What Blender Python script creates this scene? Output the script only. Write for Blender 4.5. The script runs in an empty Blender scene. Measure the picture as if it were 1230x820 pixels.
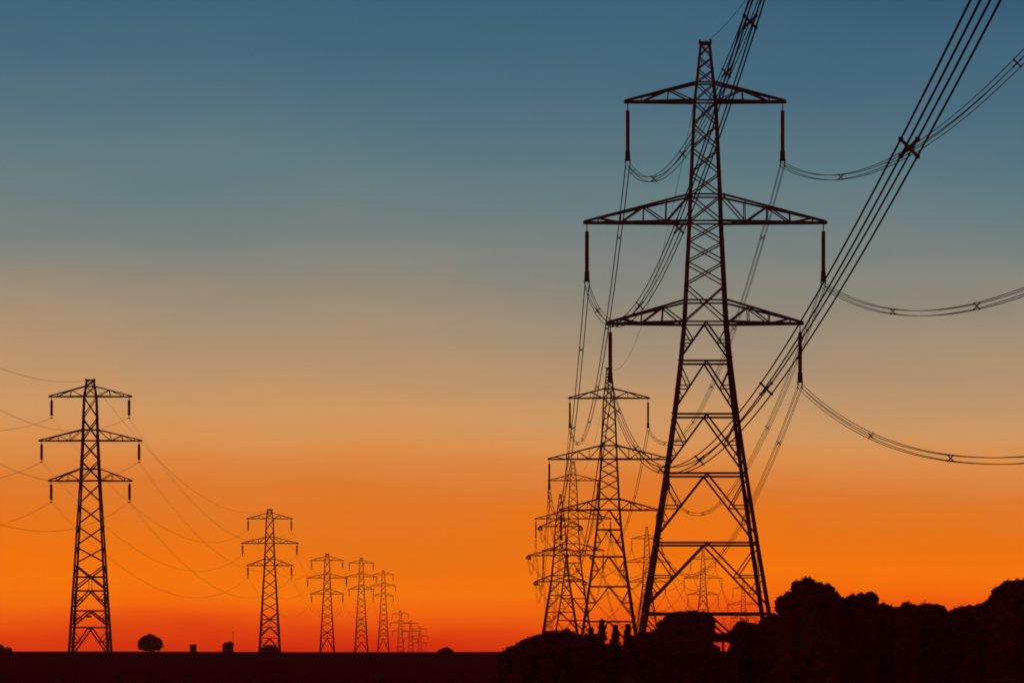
import bpy, math, random
import numpy as np
from mathutils import Vector
random.seed(7); rng = np.random.default_rng(11)
scene = bpy.context.scene
COL = scene.collection

# ------------------------------------------------------------------ camera
F = 5285.0            # focal length in pixels of the 1230 px wide photograph
CZ = 1.6              # eye height
HY = 805.0            # row of the eye-level line
cam_d = bpy.data.cameras.new('camera')
cam = bpy.data.objects.new('camera', cam_d); COL.objects.link(cam)
cam.location = (0, 0, CZ); cam.rotation_euler = (math.radians(90), 0, 0)
cam_d.sensor_width = 36.0; cam_d.lens = F / 1230.0 * 36.0
cam_d.shift_y = (HY - 410.0) / 1230.0
cam_d.clip_start = 0.5; cam_d.clip_end = 40000
scene.camera = cam

# ------------------------------------------------------------------ view, world, sun
vs = scene.view_settings
vs.view_transform = 'Standard'; vs.look = 'None'; vs.exposure = 0.0; vs.gamma = 1.0; vs.use_curve_mapping = False

def lin(c):
    out = []
    for v in c[:3]:
        v = v / 255.0
        out.append(v / 12.92 if v <= 0.04045 else ((v + 0.055) / 1.055) ** 2.4)
    return (*out, 1.0)

w = bpy.data.worlds.new('World'); scene.world = w; w.use_nodes = True
nt = w.node_tree; nt.nodes.clear()
N = nt.nodes.new; L = nt.links.new
def math_node(op, a, b=None, c=None, clamp=False):
    n = N('ShaderNodeMath'); n.operation = op; n.use_clamp = clamp
    for i, v in enumerate((a, b, c)):
        if v is None: continue
        if isinstance(v, (int, float)): n.inputs[i].default_value = v
        else: L(v, n.inputs[i])
    return n.outputs[0]
tc = N('ShaderNodeTexCoord'); sep = N('ShaderNodeSeparateXYZ'); L(tc.outputs['Generated'], sep.inputs[0])
# thin stretched variations of the dusk glow (horizontal layers of dust and thin cloud)
mp = N('ShaderNodeMapping'); mp.inputs['Scale'].default_value = (7, 7, 62); L(tc.outputs['Generated'], mp.inputs[0])
no = N('ShaderNodeTexNoise'); no.inputs['Scale'].default_value = 1.6; no.inputs['Detail'].default_value = 5; no.inputs['Roughness'].default_value = 0.55
L(mp.outputs[0], no.inputs['Vector'])
mp2 = N('ShaderNodeMapping'); mp2.inputs['Scale'].default_value = (9, 9, 26); L(tc.outputs['Generated'], mp2.inputs[0])
no2 = N('ShaderNodeTexNoise'); no2.inputs['Scale'].default_value = 1.1; no2.inputs['Detail'].default_value = 3
L(mp2.outputs[0], no2.inputs['Vector'])
lowmask = math_node('SUBTRACT', 1.0, math_node('DIVIDE', sep.outputs[2], 0.16), clamp=True)
n1 = math_node('MULTIPLY', math_node('SUBTRACT', no.outputs[0], 0.5), 0.010)
n2 = math_node('MULTIPLY', math_node('SUBTRACT', no2.outputs[0], 0.5), 0.020)
# the warm light reaches a little higher towards the left (where the sun went down)
az = math_node('MULTIPLY', sep.outputs[0], 0.048)
elev = math_node('ADD', math_node('ADD', math_node('ADD', sep.outputs[2], n1), n2), math_node('MULTIPLY', az, math_node('MULTIPLY', sep.outputs[2], 9.0)))
fac = math_node('DIVIDE', elev, 0.17, clamp=True)
ramp = N('ShaderNodeValToRGB'); L(fac, ramp.inputs[0])
stops = [(-60,(48,84,112)),(0,(60,98,122)),(100,(73,107,125)),(190,(92,120,129)),(250,(107,126,129)),(300,(122,131,127)),
         (350,(143,136,122)),(400,(163,143,119)),(450,(186,149,111)),(500,(208,152,98)),(545,(221,145,78)),
         (590,(224,124,48)),(630,(235,119,24)),(665,(246,117,10)),(692,(253,121,3)),(715,(253,105,0)),
         (735,(246,86,0)),(758,(230,60,0)),(783,(216,38,0)),(805,(160,24,4))]
els = ramp.color_ramp.elements
while len(els) > 1: els.remove(els[-1])
for i, (y, c) in enumerate(reversed(stops)):
    t = (HY - y) / F; z = t / math.sqrt(1 + t * t)
    e = els[0] if i == 0 else els.new(min(1.0, z / 0.17))
    e.position = min(1.0, z / 0.17); e.color = lin(c)
sky = N('ShaderNodeTexSky'); sky.sky_type = 'NISHITA'; sky.sun_disc = False
SUN_EL, SUN_AZ = math.radians(0.6), math.radians(-14)
sky.sun_elevation = SUN_EL; sky.sun_rotation = SUN_AZ
sc = N('ShaderNodeVectorMath'); sc.operation = 'SCALE'; L(sky.outputs[0], sc.inputs[0]); sc.inputs['Scale'].default_value = 0.24
mix = N('ShaderNodeMix'); mix.data_type = 'RGBA'
upper = math_node('MULTIPLY', math_node('SUBTRACT', sep.outputs[2], 0.17), 5.0, clamp=True)
# the glow belongs to the sunset side of the sky; the opposite side is the plain evening sky
back = math_node('MULTIPLY', math_node('SUBTRACT', 0.25, sep.outputs[1]), 1.4, clamp=True)
L(math_node('MAXIMUM', upper, back), mix.inputs['Factor'])
tint = N('ShaderNodeMix'); tint.data_type = 'RGBA'; tint.blend_type = 'MULTIPLY'; tint.inputs['Factor'].default_value = 1
L(sc.outputs[0], tint.inputs['A']); tint.inputs['B'].default_value = (1.35, .62, .58, 1)      # the mauve of the high dusk sky
L(ramp.outputs[0], mix.inputs['A']); L(tint.outputs['Result'], mix.inputs['B'])
bg = N('ShaderNodeBackground'); L(mix.outputs['Result'], bg.inputs[0]); bg.inputs[1].default_value = 1.0
wo = N('ShaderNodeOutputWorld'); L(bg.outputs[0], wo.inputs[0])

sd = bpy.data.lights.new('sun', 'SUN'); sd.energy = 0.25; sd.angle = math.radians(3.0); sd.color = (1.0, 0.32, 0.10)
so = bpy.data.objects.new('sun', sd); COL.objects.link(so)
sdir = Vector((math.sin(SUN_AZ) * math.cos(SUN_EL), math.cos(SUN_AZ) * math.cos(SUN_EL), math.sin(SUN_EL)))
so.rotation_euler = (-sdir).to_track_quat('-Z', 'Y').to_euler(); so.location = (0, 0, 80)

# ------------------------------------------------------------------ helpers
def px(x, y, D):
    return Vector(((x - 615.0) * D / F, D, CZ + (HY - y) * D / F))
HAZE = 3.5e-5
GP = [(-400, 0.0), (0, 0.0), (100, .25), (350, .9), (450, 1.9), (560, 3.75), (610, 4.15), (667, 3.6), (1200, 6.45), (1700, 8.55), (2200, 10.75), (2700, 13.05), (3250, 6.5), (3900, -4), (5000, -14)]
def ground(D):
    for (a, za), (b, zb) in zip(GP, GP[1:]):
        if D <= b:
            return za + (zb - za) * (D - a) / (b - a)
    return GP[-1][1]

def mat(name, base, base2, scale, rough=0.85, metal=0.0, bump=0.0):
    m = bpy.data.materials.new(name); m.use_nodes = True
    t = m.node_tree; b = t.nodes['Principled BSDF']
    b.inputs['Roughness'].default_value = rough; b.inputs['Metallic'].default_value = metal
    b.inputs['Specular IOR Level'].default_value = 0.0 if rough > .8 else 0.25
    c = t.nodes.new('ShaderNodeTexCoord'); n = t.nodes.new('ShaderNodeTexNoise')
    n.inputs['Scale'].default_value = scale; n.inputs['Detail'].default_value = 6
    r = t.nodes.new('ShaderNodeValToRGB')
    r.color_ramp.elements[0].position = 0.35; r.color_ramp.elements[1].position = 0.68
    r.color_ramp.elements[0].color = (*base, 1); r.color_ramp.elements[1].color = (*base2, 1)
    t.links.new(c.outputs['Object'], n.inputs['Vector']); t.links.new(n.outputs[0], r.inputs[0]); t.links.new(r.outputs[0], b.inputs['Base Color'])
    if bump:
        bp = t.nodes.new('ShaderNodeBump'); bp.inputs['Strength'].default_value = bump
        t.links.new(n.outputs[0], bp.inputs['Height']); t.links.new(bp.outputs[0], b.inputs['Normal'])
    return m
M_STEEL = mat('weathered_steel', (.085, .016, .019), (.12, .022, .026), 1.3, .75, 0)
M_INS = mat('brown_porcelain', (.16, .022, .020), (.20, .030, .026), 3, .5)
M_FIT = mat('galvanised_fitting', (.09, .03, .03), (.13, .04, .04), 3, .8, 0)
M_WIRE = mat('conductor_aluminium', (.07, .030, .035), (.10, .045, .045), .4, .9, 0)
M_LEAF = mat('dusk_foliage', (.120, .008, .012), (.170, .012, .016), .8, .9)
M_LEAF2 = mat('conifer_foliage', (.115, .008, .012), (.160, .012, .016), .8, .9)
M_BARK = mat('bark', (.045, .020, .014), (.070, .032, .022), 3, .95, 0, .4)
M_SOIL = mat('dark_field_soil', (.100, .003, .007), (.135, .006, .009), .12, .95, 0, .5)
M_GRASS = mat('rough_grass', (.12, .007, .009), (.15, .010, .012), .5, .95)

def tag(o, label=None, cat=None, group=None, kind=None):
    if label: o['label'] = label
    if cat: o['category'] = cat
    if group: o['group'] = group
    if kind: o['kind'] = kind
    return o
def empty(name, loc, rz=0.0):
    o = bpy.data.objects.new(name, None); COL.objects.link(o); o.location = loc; o.rotation_euler = (0, 0, rz)
    o.empty_display_size = 1.0
    return o

class MB:
    """collects geometry and links it as ONE mesh object"""
    def __init__(s): s.v = []; s.f = []
    def bar(s, a, b, wd, th=None, up=None):
        a = Vector(a); b = Vector(b); th = th or wd
        d = (b - a)
        if d.length < 1e-6: return
        d.normalize()
        up = Vector(up) if up else (Vector((0, 0, 1)) if abs(d.z) < .9 else Vector((0, 1, 0)))
        x = d.cross(up).normalized(); y = x.cross(d).normalized()
        n = len(s.v)
        for p in (a, b):
            for sx, sy in ((-1, -1), (1, -1), (1, 1), (-1, 1)):
                s.v.append(tuple(p + x * (sx * wd / 2) + y * (sy * th / 2)))
        s.f += [(n, n+1, n+2, n+3), (n+7, n+6, n+5, n+4)] + [(n+i, n+4+i, n+4+(i+1) % 4, n+(i+1) % 4) for i in range(4)]
    def angle(s, a, b, wa, wb, dx, dy, t=.03):
        """steel angle section from a to b; flanges point along dx (x) and dy (y)"""
        n = len(s.v)
        for p, wd in ((Vector(a), wa), (Vector(b), wb)):
            for u, v in ((0, 0), (wd, 0), (wd, t), (t, t), (t, wd), (0, wd)):
                s.v.append((p.x + dx * u, p.y + dy * v, p.z))
        s.f += [tuple(n + i for i in range(6))[::-1], tuple(n + 6 + i for i in range(6))]
        s.f += [(n+i, n+(i+1) % 6, n+6+(i+1) % 6, n+6+i) for i in range(6)]
    def tube(s, pts, r, k=6):
        pts = [Vector(p) for p in pts]; n0 = len(s.v); m = len(pts)
        rs = r if isinstance(r, (list, tuple)) else [r] * m
        for i, p in enumerate(pts):
            d = (pts[min(i+1, m-1)] - pts[max(i-1, 0)]).normalized()
            ref = Vector((0, 0, 1)) if abs(d.z) < .9 else Vector((1, 0, 0))
            x = d.cross(ref).normalized(); y = x.cross(d).normalized()
            for j in range(k):
                a = 2 * math.pi * j / k
                s.v.append(tuple(p + x * (rs[i] * math.cos(a)) + y * (rs[i] * math.sin(a))))
        for i in range(m - 1):
            for j in range(k):
                s.f.append((n0+i*k+j, n0+i*k+(j+1) % k, n0+(i+1)*k+(j+1) % k, n0+(i+1)*k+j))
        s.f.append(tuple(n0+j for j in range(k))[::-1]); s.f.append(tuple(n0+(m-1)*k+j for j in range(k)))
    def blob(s, c, r, seg=14, rings=9, jit=.12):
        c = Vector(c); n0 = len(s.v); ph = random.random() * 6
        def rad(t, p):
            return 1 + jit * (math.sin(3*p+ph)*math.sin(2*t+ph) + .6*math.sin(5*p-ph*2)*math.sin(4*t) + random.uniform(-.3, .3))
        s.v.append(tuple(c + Vector((0, 0, r[2]))))
        for i in range(1, rings):
            t = math.pi * i / rings
            for j in range(seg):
                p = 2*math.pi*j/seg; q = rad(t, p)
                s.v.append((c.x + r[0]*q*math.sin(t)*math.cos(p), c.y + r[1]*q*math.sin(t)*math.sin(p), c.z + r[2]*q*math.cos(t)))
        s.v.append(tuple(c - Vector((0, 0, r[2]))))
        last = len(s.v) - 1
        for j in range(seg):
            s.f.append((n0, n0+1+j, n0+1+(j+1) % seg)); b = n0+1+(rings-2)*seg
            s.f.append((last, b+(j+1) % seg, b+j))
        for i in range(rings-2):
            for j in range(seg):
                a = n0+1+i*seg
                s.f.append((a+j, a+seg+j, a+seg+(j+1) % seg, a+(j+1) % seg))
    def leaves(s, P, size):
        """P: n x 3 points, one randomly turned pointed leaf clump at each"""
        n0 = len(s.v); n = len(P)
        a = rng.normal(size=(n, 3)); a /= np.linalg.norm(a, axis=1)[:, None]
        b = rng.normal(size=(n, 3)); b -= a * (a * b).sum(1)[:, None]; b /= np.linalg.norm(b, axis=1)[:, None]
        sz = size * rng.uniform(.55, 1.25, size=(n, 1))
        V = np.stack([P - a*sz*.5, P + b*sz*.32, P + a*sz*.5, P - b*sz*.32], 1).reshape(-1, 3)
        s.v += [tuple(q) for q in V.tolist()]
        s.f += [(n0+4*i, n0+4*i+1, n0+4*i+2, n0+4*i+3) for i in range(n)]
    def build(s, name, m, parent=None, smooth=False):
        me = bpy.data.meshes.new(name); me.from_pydata(s.v, [], s.f); me.materials.append(m); me.update()
        if smooth: me.polygons.foreach_set('use_smooth', [True] * len(me.polygons))
        o = bpy.data.objects.new(name, me); COL.objects.link(o)
        if parent: o.parent = parent
        return o

# ------------------------------------------------------------------ the ground, one sheet to the horizon
gx = [-2600, -1200, -600] + list(range(-400, 401, 20)) + [600, 1200, 2600]
gy = [-400, -200, -100] + list(range(-50, 700, 15)) + list(range(700, 4000, 50)) + [4050, 4300, 4600]
g = MB()
for yy in gy:
    for xx in gx:
        bump = 0.05*math.sin(xx*.031+yy*.017) + 0.04*math.sin(xx*.083-yy*.05)
        if yy > 1500: bump += .35*math.sin(xx*.0061+yy*.004) + .15*math.sin(xx*.021)
        g.v.append((xx, yy, ground(yy) + bump))
W_ = len(gx)
for j in range(len(gy)-1):
    for i in range(W_-1):
        g.f.append((j*W_+i, j*W_+i+1, (j+1)*W_+i+1, (j+1)*W_+i))
tag(g.build('ground', M_SOIL, None, True), kind='structure')

# ------------------------------------------------------------------ pylons
SA = 15.1             # pixels per metre used to read the nearest pylon
SB = 7.92             # pixels per metre used to read the left pylon
TYPES = {
 'tall': dict(s=SA, prof=[(0,6.5),(47,11.5),(69,14),(182,19.5),(214,20.5),(309,25.5),(335,27),(384,31.5),(447,39),(518,49),(600,61.5),(684,75),(765,88)],
      arms=[(47,69,96),(182,214,145),(309,335,117)], ins=75,
      X=[0,16,31,47,69,97,126,155,182,214,238,262,289,335], K=[335,382,446,517,600,684,765], leg=(.17,.35), dg=.15, hz=.17, sub=.10, chord=.18, bays=(2,4,3)),
 'tension': dict(s=SA, prof=[(0,5),(151,26),(290,34),(414,46),(653,84),(765,102)],
      arms=[(120,151,100),(258,290,155),(384,414,120)], ins=20,
      X=[0,30,60,90,120,151,185,220,258,290,335,384,414], K=[414,480,560,653,765], leg=(.22,.5), dg=.20, hz=.22, sub=.11, chord=.24, bays=(2,4,3)),
 'slim': dict(s=SB, prof=[(0,5.2),(7,6),(19,8.2),(72,10),(120,12.2),(236,19.2),(324,24.6)],
      arms=[(7,19,49.5),(59,72,61.5),(106,120,50)], ins=25,
      X=[0,7,19,45,72,96,120], Z=[120,147,172,197,219,252], K=[252,276,296,324], leg=(.20,.40), dg=.22, hz=.18, sub=.12, chord=.17, bays=(2,3,2)),
}
def interp(prof, d):
    for (a, ha), (b, hb) in zip(prof, prof[1:]):
        if d <= b: return ha + (hb-ha)*(d-a)/(b-a)
    (a, ha), (b, hb) = prof[-2:]
    return hb + (hb-ha)/(b-a)*(d-b)

def insulator(T, kind, tip, parent, dirs=None):
    if kind == 'tall':
        u = 1/SA
        i = MB(); pts = []; rs = []
        z = tip.z
        pts += [tip + Vector((0,0,-.02)), tip + Vector((0,0,-8*u))]; rs += [.045, .045]
        z0 = 9*u; n = 22; step = (57-9)*u/n
        for k in range(n):
            for q, r in ((0,.14),(.2,.18),(.45,.175),(.9,.14)):
                pts.append(tip + Vector((0,0,-(z0+(k+q)*step)))); rs.append(r)
        i.tube(pts, rs, 10); i.build('insulator_string', M_INS, parent)
        c = MB(); p = tip + Vector((0,0,-57*u))
        c.tube([p, p+Vector((0,0,-.7))], [.20,.22], 10)
        for sy in (-1, 1):
            c.tube([p+Vector((.0,sy*.22,-.05)), p+Vector((0,sy*.42,-.3)), p+Vector((0,sy*.35,-.62))], .035, 5)
        q = p + Vector((0,0,-.7))
        c.bar(q+Vector((-.24,0,-.05)), q+Vector((.24,0,-.05)), .09, .14)
        for sx in (-1, 1):
            c.bar(q+Vector((sx*.17,0,-.05)), q+Vector((sx*.17,0,-.55)), .05, .05)
            for zz in (-.2, -.52): c.bar(q+Vector((sx*.17,-.22,zz)), q+Vector((sx*.17,.22,zz)), .10, .09)
        c.build('suspension_clamp', M_FIT, parent)
    elif kind == 'slim':
        u = 1/SB
        i = MB(); pts = [tip, tip+Vector((0,0,-3*u))]; rs = [.05, .05]; n = 14; step = 19*u/n
        for k in range(n):
            for q, r in ((0,.17),(.25,.25),(.8,.17)):
                pts.append(tip+Vector((0,0,-(3.2*u+(k+q)*step)))); rs.append(r)
        i.tube(pts, rs, 8); i.build('insulator_string', M_INS, parent)
        c = MB(); p = tip+Vector((0,0,-22.2*u))
        c.bar(p, p+Vector((0,0,-.35)), .10); c.bar(p+Vector((-.25,0,-.33)), p+Vector((.25,0,-.33)), .1)
        c.build('suspension_clamp', M_FIT, parent)
    else:
        for sy in (-1, 1):
            i = MB()
            for sx in (-.45, .45):
                pts = []; rs = []
                for k in range(20):
                    for q, r in ((0,.16),(.3,.26),(.8,.16)):
                        t = (k+q)/20*4.2
                        pts.append(tip+Vector((sx, sy*(.5+t), -.15-t*.16))); rs.append(r)
                i.tube(pts, rs, 8)
            i.bar(tip+Vector((-.6,sy*.45,-.12)), tip+Vector((.6,sy*.45,-.12)), .2)
            i.bar(tip+Vector((-.6,sy*4.8,-.9)), tip+Vector((.6,sy*4.8,-.9)), .2)
            i.build('insulator_string', M_INS, parent)

def pylon(kind, cx, D, peak_y, label, group, rz=0.0):
    T = TYPES[kind]; s = T['s']
    X = (cx-615.0)*D/F; gz = ground(D) - .1
    H = CZ + (HY-peak_y)*D/F - gz
    root = empty('electricity_pylon', (X, D, gz), rz)
    tag(root, label, 'pylon', group)
    Z = lambda d: H - d/s
    HW = lambda d: interp(T['prof'], d)/s
    dend = H*s
    K = [d for d in T['K'] if d < dend - 25]
    if dend - K[-1] > 120: K.append((K[-1]+dend)/2)
    K.append(dend)
    C = lambda d, i: Vector((( -1, 1, 1, -1)[i]*HW(d), (-1, -1, 1, 1)[i]*HW(d), Z(d)))
    # four legs, each a part
    lv = sorted(set([0]+[p[0] for p in T['prof'] if p[0] < dend]+[dend]))
    for i in range(4):
        m = MB(); dx = (1, -1, -1, 1)[i]; dy = (1, 1, -1, -1)[i]
        for a, b in zip(lv, lv[1:]):
            wa = T['leg'][0]+(T['leg'][1]-T['leg'][0])*min(1, a/700*(SA/s)); wb = T['leg'][0]+(T['leg'][1]-T['leg'][0])*min(1, b/700*(SA/s))
            m.angle(C(a, i), C(b, i), wa, wb, dx, dy, .045)
        p = C(dend, i); m.bar(p+Vector((dx*.1,dy*.1,-.3)), p+Vector((dx*.1,dy*.1,.35)), .9, .9)   # footing
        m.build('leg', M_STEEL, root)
    # lattice bracing of the body, one part
    b = MB(); dg = T['dg']; off = -.035
    def face(i): return i, (i+1) % 4
    def fbar(p, q, wd, i):   # flat bar lying in face i
        n = [Vector((0,-1,0)), Vector((1,0,0)), Vector((0,1,0)), Vector((-1,0,0))][i]
        b.bar(p+n*off, q+n*off, wd, wd*.35, n)
    for lst in (T['X'],):
        for a, c in zip(lst, lst[1:]):
            for i in range(4):
                k, l = face(i); wd = dg*(.62 if a < 69*s/SA else (.72 if kind == 'tall' else .85))
                fbar(C(a, k), C(c, l), wd, i); fbar(C(a, l), C(c, k), wd*.9, i)
    for d in [0]+[x for arm in T['arms'] for x in arm[:2]]:
        for i in range(4):
            k, l = face(i); fbar(C(d, k), C(d, l), T['hz']*.8, i)
    if 'Z' in T:
        for n, (a, c) in enumerate(zip(T['Z'], T['Z'][1:])):
            for i in range(4):
                k, l = face(i); fbar(C(a+2, k), C(c-1, l), dg, i)
            if n == len(T['Z'])-2:
                for i in range(4):
                    k, l = face(i); fbar(C(a+2, l), C(c-1, k), dg*.8, i); fbar(C((a+c)/2, k), C((a+c)/2, l), dg*.8, i)
                    mm = (C((a+c)/2, k)+C((a+c)/2, l))/2; nn = (C(c, k)+C(c, l))/2; fbar(mm, nn, .09, i)
    for n, (a, c) in enumerate(zip(K, K[1:])):
        last = n == len(K)-2
        e = a+(c-a)*(.97 if last else .93)
        for i in range(4):
            k, l = face(i)
            ap = (C(a, k)+C(a, l))/2
            if n or 'Z' in T: fbar(C(a, k), C(a, l), T['hz'], i)
            for q in (k, l):
                foot = C(e, q); mid = ap.lerp(foot, .5); dm = a+(e-a)*.5
                fbar(ap, foot, dg, i)
                fbar(mid, C(dm, q), T['sub'], i)             # short horizontal to the leg
                fbar(mid, C(a+(e-a)*.04, q), T['sub'], i)    # strut up to the leg
                q3 = ap.lerp(foot, .75); fbar(q3, C(dm, q), T['sub']*.8, i)
                if c-a > 60*s/SA:
                    fbar(q3, C(a+(e-a)*.75, q), T['sub']*.7, i)
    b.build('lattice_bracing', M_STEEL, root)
    # six crossarms, each with its insulator
    ends = []
    for ai, (dt, db, tip) in enumerate(T['arms']):
        for sx in (-1, 1):
            a = MB(); tipp = Vector((sx*tip/s, 0, Z(db)-.05)); ch = T['chord']
            bays = T['bays'][ai]
            for sy in (-1, 1):
                pb = Vector((sx*HW(db), sy*HW(db), Z(db))); pt = Vector((sx*HW(dt), sy*HW(dt), Z(dt)))
                tb = tipp+Vector((0, sy*.12, 0)); tt = tipp+Vector((0, sy*.12, .12))
                a.bar(pb, tb, ch, ch*1.15); a.bar(pt, tt, ch*.9)
                for n in range(1, bays+1):
                    f = n/(bays+.6); g0 = (n-1)/(bays+.6)
                    a.bar(pb.lerp(tb, f), pt.lerp(tt, f), .08)
                    a.bar(pb.lerp(tb, f) if (n+ai) % 2 == 0 else pb.lerp(tb, g0), pt.lerp(tt, g0) if (n+ai) % 2 == 0 else pt.lerp(tt, f), .10)
            for n in range(0, bays+1):
                f = n/(bays+.6); f2 = (n+1)/(bays+.6)
                p0 = Vector((sx*HW(db), -HW(db), Z(db))).lerp(tipp, f); p1 = Vector((sx*HW(db), HW(db), Z(db))).lerp(tipp, f)
                a.bar(p0, p1, .08)
                p2 = Vector((sx*HW(db), HW(db), Z(db))).lerp(tipp, min(1, f2)); a.bar(p0, p2, .07)
            a.bar(tipp+Vector((-sx*.5,0,.03)), tipp+Vector((sx*.1,0,.03)), .34, .26)
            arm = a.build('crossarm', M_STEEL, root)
            hang = tipp+Vector((-sx*3/s, 0, -.1))
            insulator(T, kind, hang, arm)
            ends.append(tipp+Vector((-sx*3/s, 0, -T['ins']/s)))
    pk = MB(); q = HW(0)
    for i in range(4):
        pk.bar(C(0, i), C(0, i)+Vector((0, 0, .3)), .14)
    pk.bar((-q-.1, 0, H+.12), (q+.1, 0, H+.12), .16); pk.bar((0,-q,H+.12), (0,q,H+.12), .14)
    if kind == 'slim':
        pk.tube([(q*.9*math.cos(t), -q-.08, Z(3.5)+.55*math.sin(t)) for t in [i*math.pi/6 for i in range(13)]], .06, 5)
    pk.build('peak_cap', M_STEEL, root)
    if kind == 'slim' and D < 800:
        pl = MB(); pl.bar((-.45, -HW(283)-.15, Z(283)), (.45, -HW(283)-.15, Z(283)), .08, .3, (0,0,1))
        pl.bar((-.6,-HW(283)-.1, Z(280)), (.6,-HW(283)-.1, Z(280)), .07, .07)
        tag(pl.build('warning_plate', M_STEEL, root))
    c, sn = math.cos(rz), math.sin(rz)
    wp = [Vector((X+p.x*c-p.y*sn, D+p.x*sn+p.y*c, gz+p.z)) for p in ends]
    return dict(root=root, ends=wp, peak=Vector((X, D, gz+H)), D=D, X=X, kind=kind)

GR = 'pylons of the line on the right'
RZ5 = -math.atan(.1)
R = [
 pylon('tall', 847, 350, 53, 'tall dark lattice pylon filling the right of the view, by far the largest pylon', GR),
 pylon('tall', 731.5, 693, 443, 'second largest pylon, directly left of the giant one and half its height', GR),
 pylon('tall', 688.5, 1108, 555, 'third pylon of the right line, its peak just left under the second pylon middle arm', GR),
 pylon('tension', 673, 1394, 594, 'stout angle pylon at the left end of the right cluster with short blob-like insulators', GR, RZ5*.5),
 pylon('tall', 777, 1789, 633, 'faint small pylon seen in the gap just left of the giant pylon foot', GR, RZ5),
 pylon('tall', 844.5, 2189, 660, 'faint small pylon framed between the legs of the giant pylon', GR, RZ5),
 pylon('tall', 893, 2618, 697, 'faintest farthest pylon seen beside the right leg of the giant pylon', GR, RZ5),
]
GL = 'pylons of the line on the left'
LP = [
 pylon('slim', 108.5, 667, 457, 'nearest and largest of the slim pylons at the far left', GL),
 pylon('slim', 324, 1197, 612, 'second slim pylon of the left row with a bush at its foot', GL),
 pylon('slim', 393, 1667, 665, 'third slim pylon of the left row, left one of three similar sized', GL),
 pylon('slim', 434, 2150, 670, 'fourth slim pylon of the left row, middle one of three similar sized', GL),
 pylon('slim', 460.5, 2640, 685, 'fifth slim pylon of the left row, right one of three similar sized', GL),
 pylon('slim', 481, 3234, 733, 'tiny far pylon, tallest and leftmost of the last three on the horizon', GL),
 pylon('slim', 493.5, 3670, 745, 'tiny far pylon, middle one of the last three on the horizon', GL),
 pylon('slim', 504.5, 4130, 752, 'tiny far pylon, rightmost and lowest of the last three on the horizon', GL),
]

# ------------------------------------------------------------------ overhead conductors, one thing per phase through all its pylons
def span(a, b, sag, n):
    return [a.lerp(b, t/n) - Vector((0, 0, 4*sag*(t/n)*(1-t/n))) for t in range(n+1)]
def phase(nodes, sags, offs, r, label, group, name, cat, spacer=0, start=0, ns=56):
    base = nodes[0].copy(); root = empty(name, base); tag(root, label, cat, group)
    pts = []
    for (a, b), S in zip(zip(nodes, nodes[1:]), sags):
        p = span(a, b, S, ns); pts += p if not pts else p[1:]
    for ox, oz in offs:
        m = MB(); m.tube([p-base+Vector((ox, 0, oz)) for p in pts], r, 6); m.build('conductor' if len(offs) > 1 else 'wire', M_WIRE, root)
    if spacer:
        cnt = 0
        for k, ((a, b), S) in enumerate(zip(zip(nodes, nodes[1:]), sags)):
            if k > 2: break
            Ls = (b-a).length; t = start if k == 0 else 28
            while t < Ls-15 and cnt < 40:
                f = t/Ls; c = a.lerp(b, f)-Vector((0, 0, 4*S*f*(1-f)))-base
                m = MB(); h = abs(offs[0][0])
                if len(offs) == 4:
                    m.bar(c+Vector((-h,0,-h)), c+Vector((h,0,h)), .045, .06); m.bar(c+Vector((-h,0,h)), c+Vector((h,0,-h)), .045, .06)
                    m.bar(c+Vector((-.06,0,0)), c+Vector((.06,0,0)), .1, .10)
                    for ox, oz in offs: m.bar(c+Vector((ox,-.06,oz)), c+Vector((ox,.06,oz)), .085)
                else:
                    m.bar(c+Vector((-h,0,0)), c+Vector((h,0,0)), .08)
                m.build('spacer', M_FIT, root); t += spacer; cnt += 1
    return root
names = ['upper left', 'upper right', 'middle left', 'middle right', 'lower left', 'lower right']
q = .16; quad = [(-q, q), (q, q), (q, -q), (-q, -q)]
extra = ['crossing behind the lattice', 'curving up past right edge', 'rising to the top edge',
         'nearly level at right edge', 'thickest, reaching top right corner', 'lowest at right edge']
starts = [37, 44, 13, 43, 26, 38]
fitp = [(.2,12,5), (2.7,13.5,-1), (.7,11.5,4.5), (3.6,11.75,1), (-.3,10.5,7), (3.1,10,7)]
seq = [None]+R
for i in range(6):
    a1 = R[0]['ends'][i]
    mm_, SS_, dd_ = fitp[i]
    nodes = [Vector((a1.x+mm_, 10, a1.z-dd_))] + [t['ends'][i] for t in R]
    sags = [SS_] + [10.3*((b-a).length/343)**2*.93 for a, b in zip(nodes[1:], nodes[2:])]
    phase(nodes, sags, quad, .023, f'four-cable bundle on {names[i]} arms of right pylons, {extra[i]}', 'cable bundles of the right-hand line', 'cable_bundle', 'cable', 48, starts[i])
pk = R[0]['peak']
phase([Vector((pk.x+1.4, 10, pk.z-3))]+[t['peak'] for t in R], [8.5]+[8]*6, [(0, .1)], .018, 'single thin earth wire joining the peaks of the right-hand pylons', 'earth wires', 'earth_wire', 'cable')
for i in range(6):
    a1 = LP[0]['ends'][i]
    nodes = [Vector((a1.x+2.0, 325, a1.z-2.2))] + [t['ends'][i] for t in LP]
    sags = [8.2] + [6.7*((b-a).length/420)**1.5 for a, b in zip(nodes[1:], nodes[2:])]
    phase(nodes, sags, [(-.16, 0), (.16, 0)], .010, f'thin faint cable pair on the {names[i]} arms of the left-hand slim pylons', 'cable pairs of the left-hand line', 'cable_pair', 'cable', 0, 0, 40)
pk = LP[0]['peak']
phase([Vector((pk.x+2, 325, pk.z-2))]+[t['peak'] for t in LP], [6.5]+[7.5]*7, [(0, .1)], .018, 'single thin earth wire joining the peaks of the left-hand slim pylons', 'earth wires', 'earth_wire', 'cable')

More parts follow.
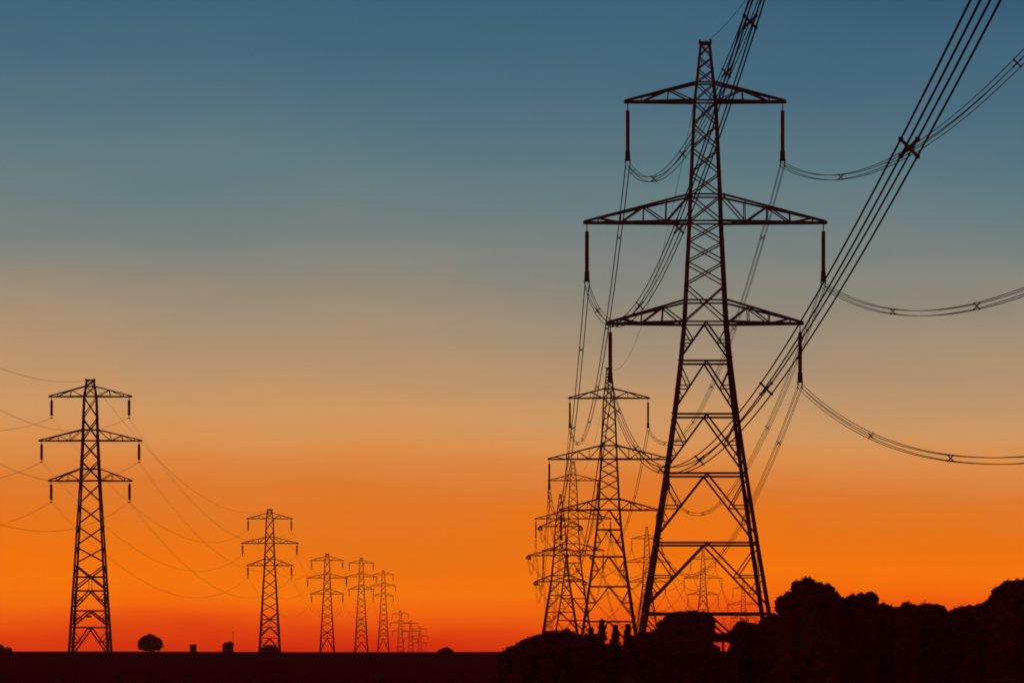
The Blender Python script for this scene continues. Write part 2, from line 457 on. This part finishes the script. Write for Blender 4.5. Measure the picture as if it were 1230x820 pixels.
# ------------------------------------------------------------------ evening haze
hb = MB(); hx, hy0, hy1, hz0, hz1 = 2700, -450, 4700, -30, 62
hb.v = [(sx*hx, y, z) for z in (hz0, hz1) for y in (hy0, hy1) for sx in (-1, 1)]
hb.f = [(0,2,3,1), (4,5,7,6), (0,1,5,4), (2,6,7,3), (0,4,6,2), (1,3,7,5)]
mh = bpy.data.materials.new('haze_air'); mh.use_nodes = True; ht = mh.node_tree; ht.nodes.clear()
hv = ht.nodes.new('ShaderNodeVolumePrincipled'); ho = ht.nodes.new('ShaderNodeOutputMaterial')
hv.inputs['Color'].default_value = (.97, .70, .55, 1); hv.inputs['Density'].default_value = HAZE; hv.inputs['Anisotropy'].default_value = .55
ht.links.new(hv.outputs[0], ho.inputs['Volume'])
tag(hb.build('haze', mh), 'thin warm evening haze in the air', 'haze', None, 'stuff')

# ------------------------------------------------------------------ trees and bushes
def put_leaves(cr, c, r, ls, dens=.5):
    m2 = int(m_*.12) if (m_ := 26*(r[0]*r[0]+r[0]*r[2])/(ls*ls)) else 0
    dd = rng.normal(size=(max(m2, 8), 3)); dd /= np.linalg.norm(dd, axis=1)[:, None]
    cr.leaves(np.array(c)+dd*rng.uniform(.9, 1.06, size=(len(dd), 1))*np.array(r), ls*1.9)
    m = int(min(2600, max(50, dens*26*(r[0]*r[0]+r[0]*r[2])/(ls*ls))))
    d = rng.normal(size=(m, 3)); d /= np.linalg.norm(d, axis=1)[:, None]
    rad = rng.uniform(.82, 1.08, size=(m, 1)) + (rng.random((m, 1)) > .94)*rng.uniform(0, .14, size=(m, 1))
    cr.leaves(np.array(c)+d*rad*np.array(r), ls)
def twig(cr, c, r, ls, ln):
    a = random.random()*6.28; e = random.uniform(.35, 1.45)
    d = Vector((math.cos(a)*math.cos(e), math.sin(a)*math.cos(e), math.sin(e)))
    p = Vector(c)+Vector((d.x*r[0], d.y*r[1], d.z*r[2])); t = np.linspace(-.2, 1, 11)[:, None]
    cr.leaves(np.array(p)+t*np.array(d*ln)+rng.normal(scale=ls*.25, size=(11, 3)), ls*.8)
def tree(name, cat, label, tops, D, group, clear=0.0, ls=None):
    """tops: the heads of the crown as (x, top row, half width) read on the photograph, given real size and depth at D"""
    k = D/F; x0 = min(x-h for x, y, h in tops); x1 = max(x+h for x, y, h in tops)
    X = ((x0+x1)/2-615)*k; gz = ground(D)-.05
    root = empty(name, (X, D, gz)); tag(root, label, cat, group)
    cr = MB(); tr = MB(); ls = ls or max(.15, .00058*D); heads = []
    W = (x1-x0)/2*k; Hm = max(CZ+(HY-y)*k-gz for x, y, h in tops)
    for x, y, h in tops:
        cx = (x-615)*k-X; r = h*k; H = CZ+(HY-y)*k-gz; lo = Hm*clear
        yj = random.uniform(-.25, .25)*W
        rz = min(r*.95, (H-lo)*.5)
        heads.append((Vector((cx, yj, H-rz)), (r, r*1.1, rz)))
        # the body of the crown below this head, several overlapping masses down to the lowest boughs
        z = H-rz
        while z > lo+rz*.5:
            z -= rz*.8; rr = r*random.uniform(1.0, 1.2)
            zz = max(z, lo+rz*.6)
            heads.append((Vector((cx*random.uniform(.86, .98), yj+random.uniform(-.3, .3)*r, zz)), (rr, rr*1.1, rz)))
        # small knobs that break the outline
        for q in range(9):
            a = random.uniform(.1, 3.04); sr = r*random.uniform(.14, .36)
            heads.append((Vector((cx+math.cos(a)*r*.78, yj+random.uniform(-.5, .5)*r, H-rz+math.sin(a)*rz*.84-sr*.2)), (sr, sr, sr*.9)))
    for c, r in heads:
        cr.blob(c, tuple(v*.88 for v in r), jit=.09); put_leaves(cr, c, r, ls)
        if r[0] > .5*k*6:
            for q in range(9): twig(cr, c, r, ls, min(.45, r[0]*.4)*random.uniform(.3, 1.1))
    th = max(Hm*.35, Hm*clear*1.2)
    tr.tube([(0,0,-.3),(.03*W,0,th*.5),(0,.03*W,th)], [max(.08,Hm*.035),max(.06,Hm*.028),max(.05,Hm*.02)], 8)
    for c, r in heads[:9]:
        tr.tube([(0,0,th*.8), tuple((Vector((0,0,th))+c)/2+Vector((0,0,-.1))), tuple(c)], [Hm*.018,Hm*.012,.02], 6)
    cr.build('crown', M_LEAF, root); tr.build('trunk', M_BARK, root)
    return root
def conifer(label, x, top, hw, D, group):
    k = D/F; X = (x-615)*k; gz = ground(D)-.05; H = CZ+(HY-top)*k-gz; Wd = hw*k
    root = empty('conifer_tree', (X, D, gz)); tag(root, label, 'conifer', group)
    cr = MB(); tr = MB(); P = []
    tr.tube([(0,0,-.2),(.02,0,H*.5),(0,0,H*.95)], [.10,.07,.02], 7)
    for q in range(22):
        f = q/22; z = H*(.05+.93*f); r = Wd*(1-f)**.75
        for j in range(9):
            a = random.random()*6.28; ln = r*random.uniform(.6, 1.12)
            for t in np.linspace(.1, 1, 10): P.append((math.cos(a)*ln*t, math.sin(a)*ln*t, z-ln*t*.3+.08))
    P = np.array(P); cr.leaves(np.repeat(P, 3, 0)+rng.normal(scale=.05, size=(len(P)*3, 3)), .17)
    for q in range(8): cr.blob((0, 0, H*(.08+.11*q)), (Wd*.55*(1-q/8.6), Wd*.55*(1-q/8.6), H*.08))
    cr.leaves(np.column_stack([rng.normal(scale=.04, size=50), rng.normal(scale=.04, size=50), rng.uniform(H*.88, H, 50)]), .13)
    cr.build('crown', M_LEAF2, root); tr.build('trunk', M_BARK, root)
G1 = 'bushes and trees on the dark rise under the pylons'; G2 = 'trees of the tree line at the right'
B = lambda *a, **k: tree('bush', 'bush', *a, **k)
B('low bush where the dark rise starts, leftmost below the pylon cluster', [(606,784,9),(616,778,12),(624,776,8)], 300, G1)
B('broad bush on the left slope of the rise, below the angle pylon', [(628,771,8),(636,766,9),(646,763,9),(655,761,8)], 305, G1)
tree('small_tree', 'tree', 'wide low tree at the foot of the angle pylon, left of the conifers', [(665,759,15),(680,757,10),(690,762,10)], 310, G1)
B('dense dark bush left of the small pointed conifers', [(700,764,12),(712,762,9)], 296, G1)
conifer('pointed small conifer left of the tallest one, by the second pylon leg', 710, 753, 12, 292, G1)
conifer('tallest of the small pointed conifers, between the second pylon legs', 723, 742, 17, 295, G1)
conifer('small blunt conifer midway between the second pylon legs', 739, 749, 15, 300, G1)
conifer('small conifer just inside the right leg of the second pylon', 754, 748, 14, 292, G1)
B('low bush filling the gap between second pylon and giant pylon legs', [(764,764,9),(773,760,10),(786,758,9)], 298, G1)
tree('broadleaf_tree', 'tree', 'wide level-topped tree under the left half of the giant pylon', [(798,744,9),(808,737,10),(820,735,10),(831,734,9),(842,735,9),(852,740,7)], 314, G1)
B('small bush bridging the gap over a bright hole of sky', [(860,762,6),(868,762,5),(877,759,6)], 304, G1, clear=.84)
B('tiny bush closing the bottom of the bright gap under the giant pylon', [(859,776,6),(869,784,5),(880,777,6)], 296, G1)
tree('round_tree', 'tree', 'low round-headed tree under the right half of the giant pylon', [(885,756,7),(893,746,12),(905,751,10)], 300, G1)
B('small bush hiding the right foot of the giant pylon', [(914,748,9),(922,741,9),(929,738,8)], 298, G1)
tree('broadleaf_tree', 'tree', 'big ragged tree with the highest crown, just right of the giant pylon', [(940,717,8),(949,711,8),(960,698,9),(971,694,8),(983,701,9),(994,702,8),(1003,712,7)], 282, G2)
tree('broadleaf_tree', 'tree', 'blunt square-shouldered tree right of the highest crown', [(1013,719,7),(1023,715,8),(1034,714,9),(1045,712,8),(1050,716,5)], 286, G2)
B('small bush stepping down right of the blunt-shouldered tree', [(1060,726,9),(1068,728,8),(1075,733,7)], 290, G2)
tree('broadleaf_tree', 'tree', 'low rounded tree, first in the dip of the right tree line', [(1080,729,7),(1089,724,7),(1097,727,6)], 284, G2)
tree('broadleaf_tree', 'tree', 'long low level-topped tree in the dip of the tree line', [(1104,728,7),(1113,725,9),(1123,726,8),(1130,728,6)], 292, G2)
B('lowest bush at the bottom of the dip in the tree line', [(1139,736,6),(1147,732,7),(1156,729,7)], 288, G2)
tree('small_tree', 'tree', 'small tree starting the rise towards the right edge', [(1167,728,9),(1178,727,9),(1188,722,8)], 284, G2)
tree('broadleaf_tree', 'tree', 'tall dense tree cut off by the right edge', [(1193,715,6),(1199,705,8),(1210,698,9),(1222,697,8),(1236,695,10),(1252,697,13)], 274, G2)
far = 'lone trees and bushes on the far horizon'
tree('lone_tree', 'tree', 'lone round tree on the open horizon between the two left pylons', [(173,766,6.5),(180,762,9),(188,766,6.5)], 1500, far, clear=.25, ls=.6)
B('dark bush at the extreme left edge of the horizon', [(0,774,4),(4,778,3)], 1500, far, ls=.5)
B('tiny low bush just right of the one at the extreme left edge', [(10,778,4)], 1500, far, ls=.5)
B('tiny block-shaped bush right of the lone round tree', [(230.5,774,2.2),(233.5,774,2.2)], 1600, far, ls=.5)
B('dark block-shaped bush with a thin pole beside it', [(271,772,3.2),(277,770.5,3.2)], 1500, far, ls=.5)
B('low bush between the feet of the second slim pylon', [(317,779,5),(324,775,6),(330,779,5)], 1190, far, ls=.5)
B('small low bush alone on the horizon right of the last tiny pylons', [(530,780,4),(536,778,5),(541,780,3)], 1500, far, ls=.5)
po = MB(); pb = px(280, 757, 1490); gz = ground(1490)
po.tube([(0,0,-.3),(0,0,pb.z-gz)], [.12,.06], 6); po.bar((-.5,0,pb.z-gz-.6),(.5,0,pb.z-gz-.6), .08)
p = po.build('pole', M_BARK); p.location = (pb.x, 1490, gz); tag(p, 'thin bare pole standing just right of the dark block-shaped bush', 'pole')

def hedge(x0, x1, tops, D, label):
    """a continuous belt of undergrowth under the trees"""
    X0 = (x0-615)*D/F; gz = ground(D)-.1
    m = MB(); n = int((x1-x0)/5)
    for i in range(n+1):
        f = i/n; xp = x0+(x1-x0)*f
        y = np.interp(f, np.linspace(0, 1, len(tops)), tops)
        H = CZ+(HY-y)*D/F-gz; r = 7*D/F*random.uniform(.8, 1.2); H *= random.uniform(.9, 1.03)
        c = (xp-615)*D/F-X0; yy = random.uniform(-.8, .8)
        m.blob((c, yy, H*.45), (r, r*1.6, H*.5), 10, 7)
        k = 260; d = rng.normal(size=(k, 3)); d /= np.linalg.norm(d, axis=1)[:, None]
        m.leaves(np.array((c, yy, H*.47))+d*rng.uniform(.85, 1.1, size=(k, 1))*np.array((r, r*1.5, H*.5)), .24)
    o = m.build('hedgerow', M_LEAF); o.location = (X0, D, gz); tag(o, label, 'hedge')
hedge(608, 845, [788, 775, 772, 772, 770, 760], 324, 'low belt of undergrowth below the conifers and left bushes')
hedge(894, 1252, [768, 748, 738, 737, 738, 739, 739, 730, 722], 305, 'taller belt of undergrowth joining the trees right of the giant pylon')

# rough grass over the near field edge
gm = MB(); n = 9000
P = np.column_stack([rng.uniform(-45, 60, n), rng.uniform(60, 330, n), np.zeros(n)])
for i in range(n): P[i, 2] = ground(P[i, 1])+.04
gm.leaves(P, .35)
tag(gm.build('grass', M_GRASS), 'rough dark grass on the field in front of the trees', 'grass', None, 'stuff')

scene.render.resolution_x = 1024; scene.render.resolution_y = 682
scene.render.engine = 'CYCLES'
scene.cycles.filter_width = 1.8
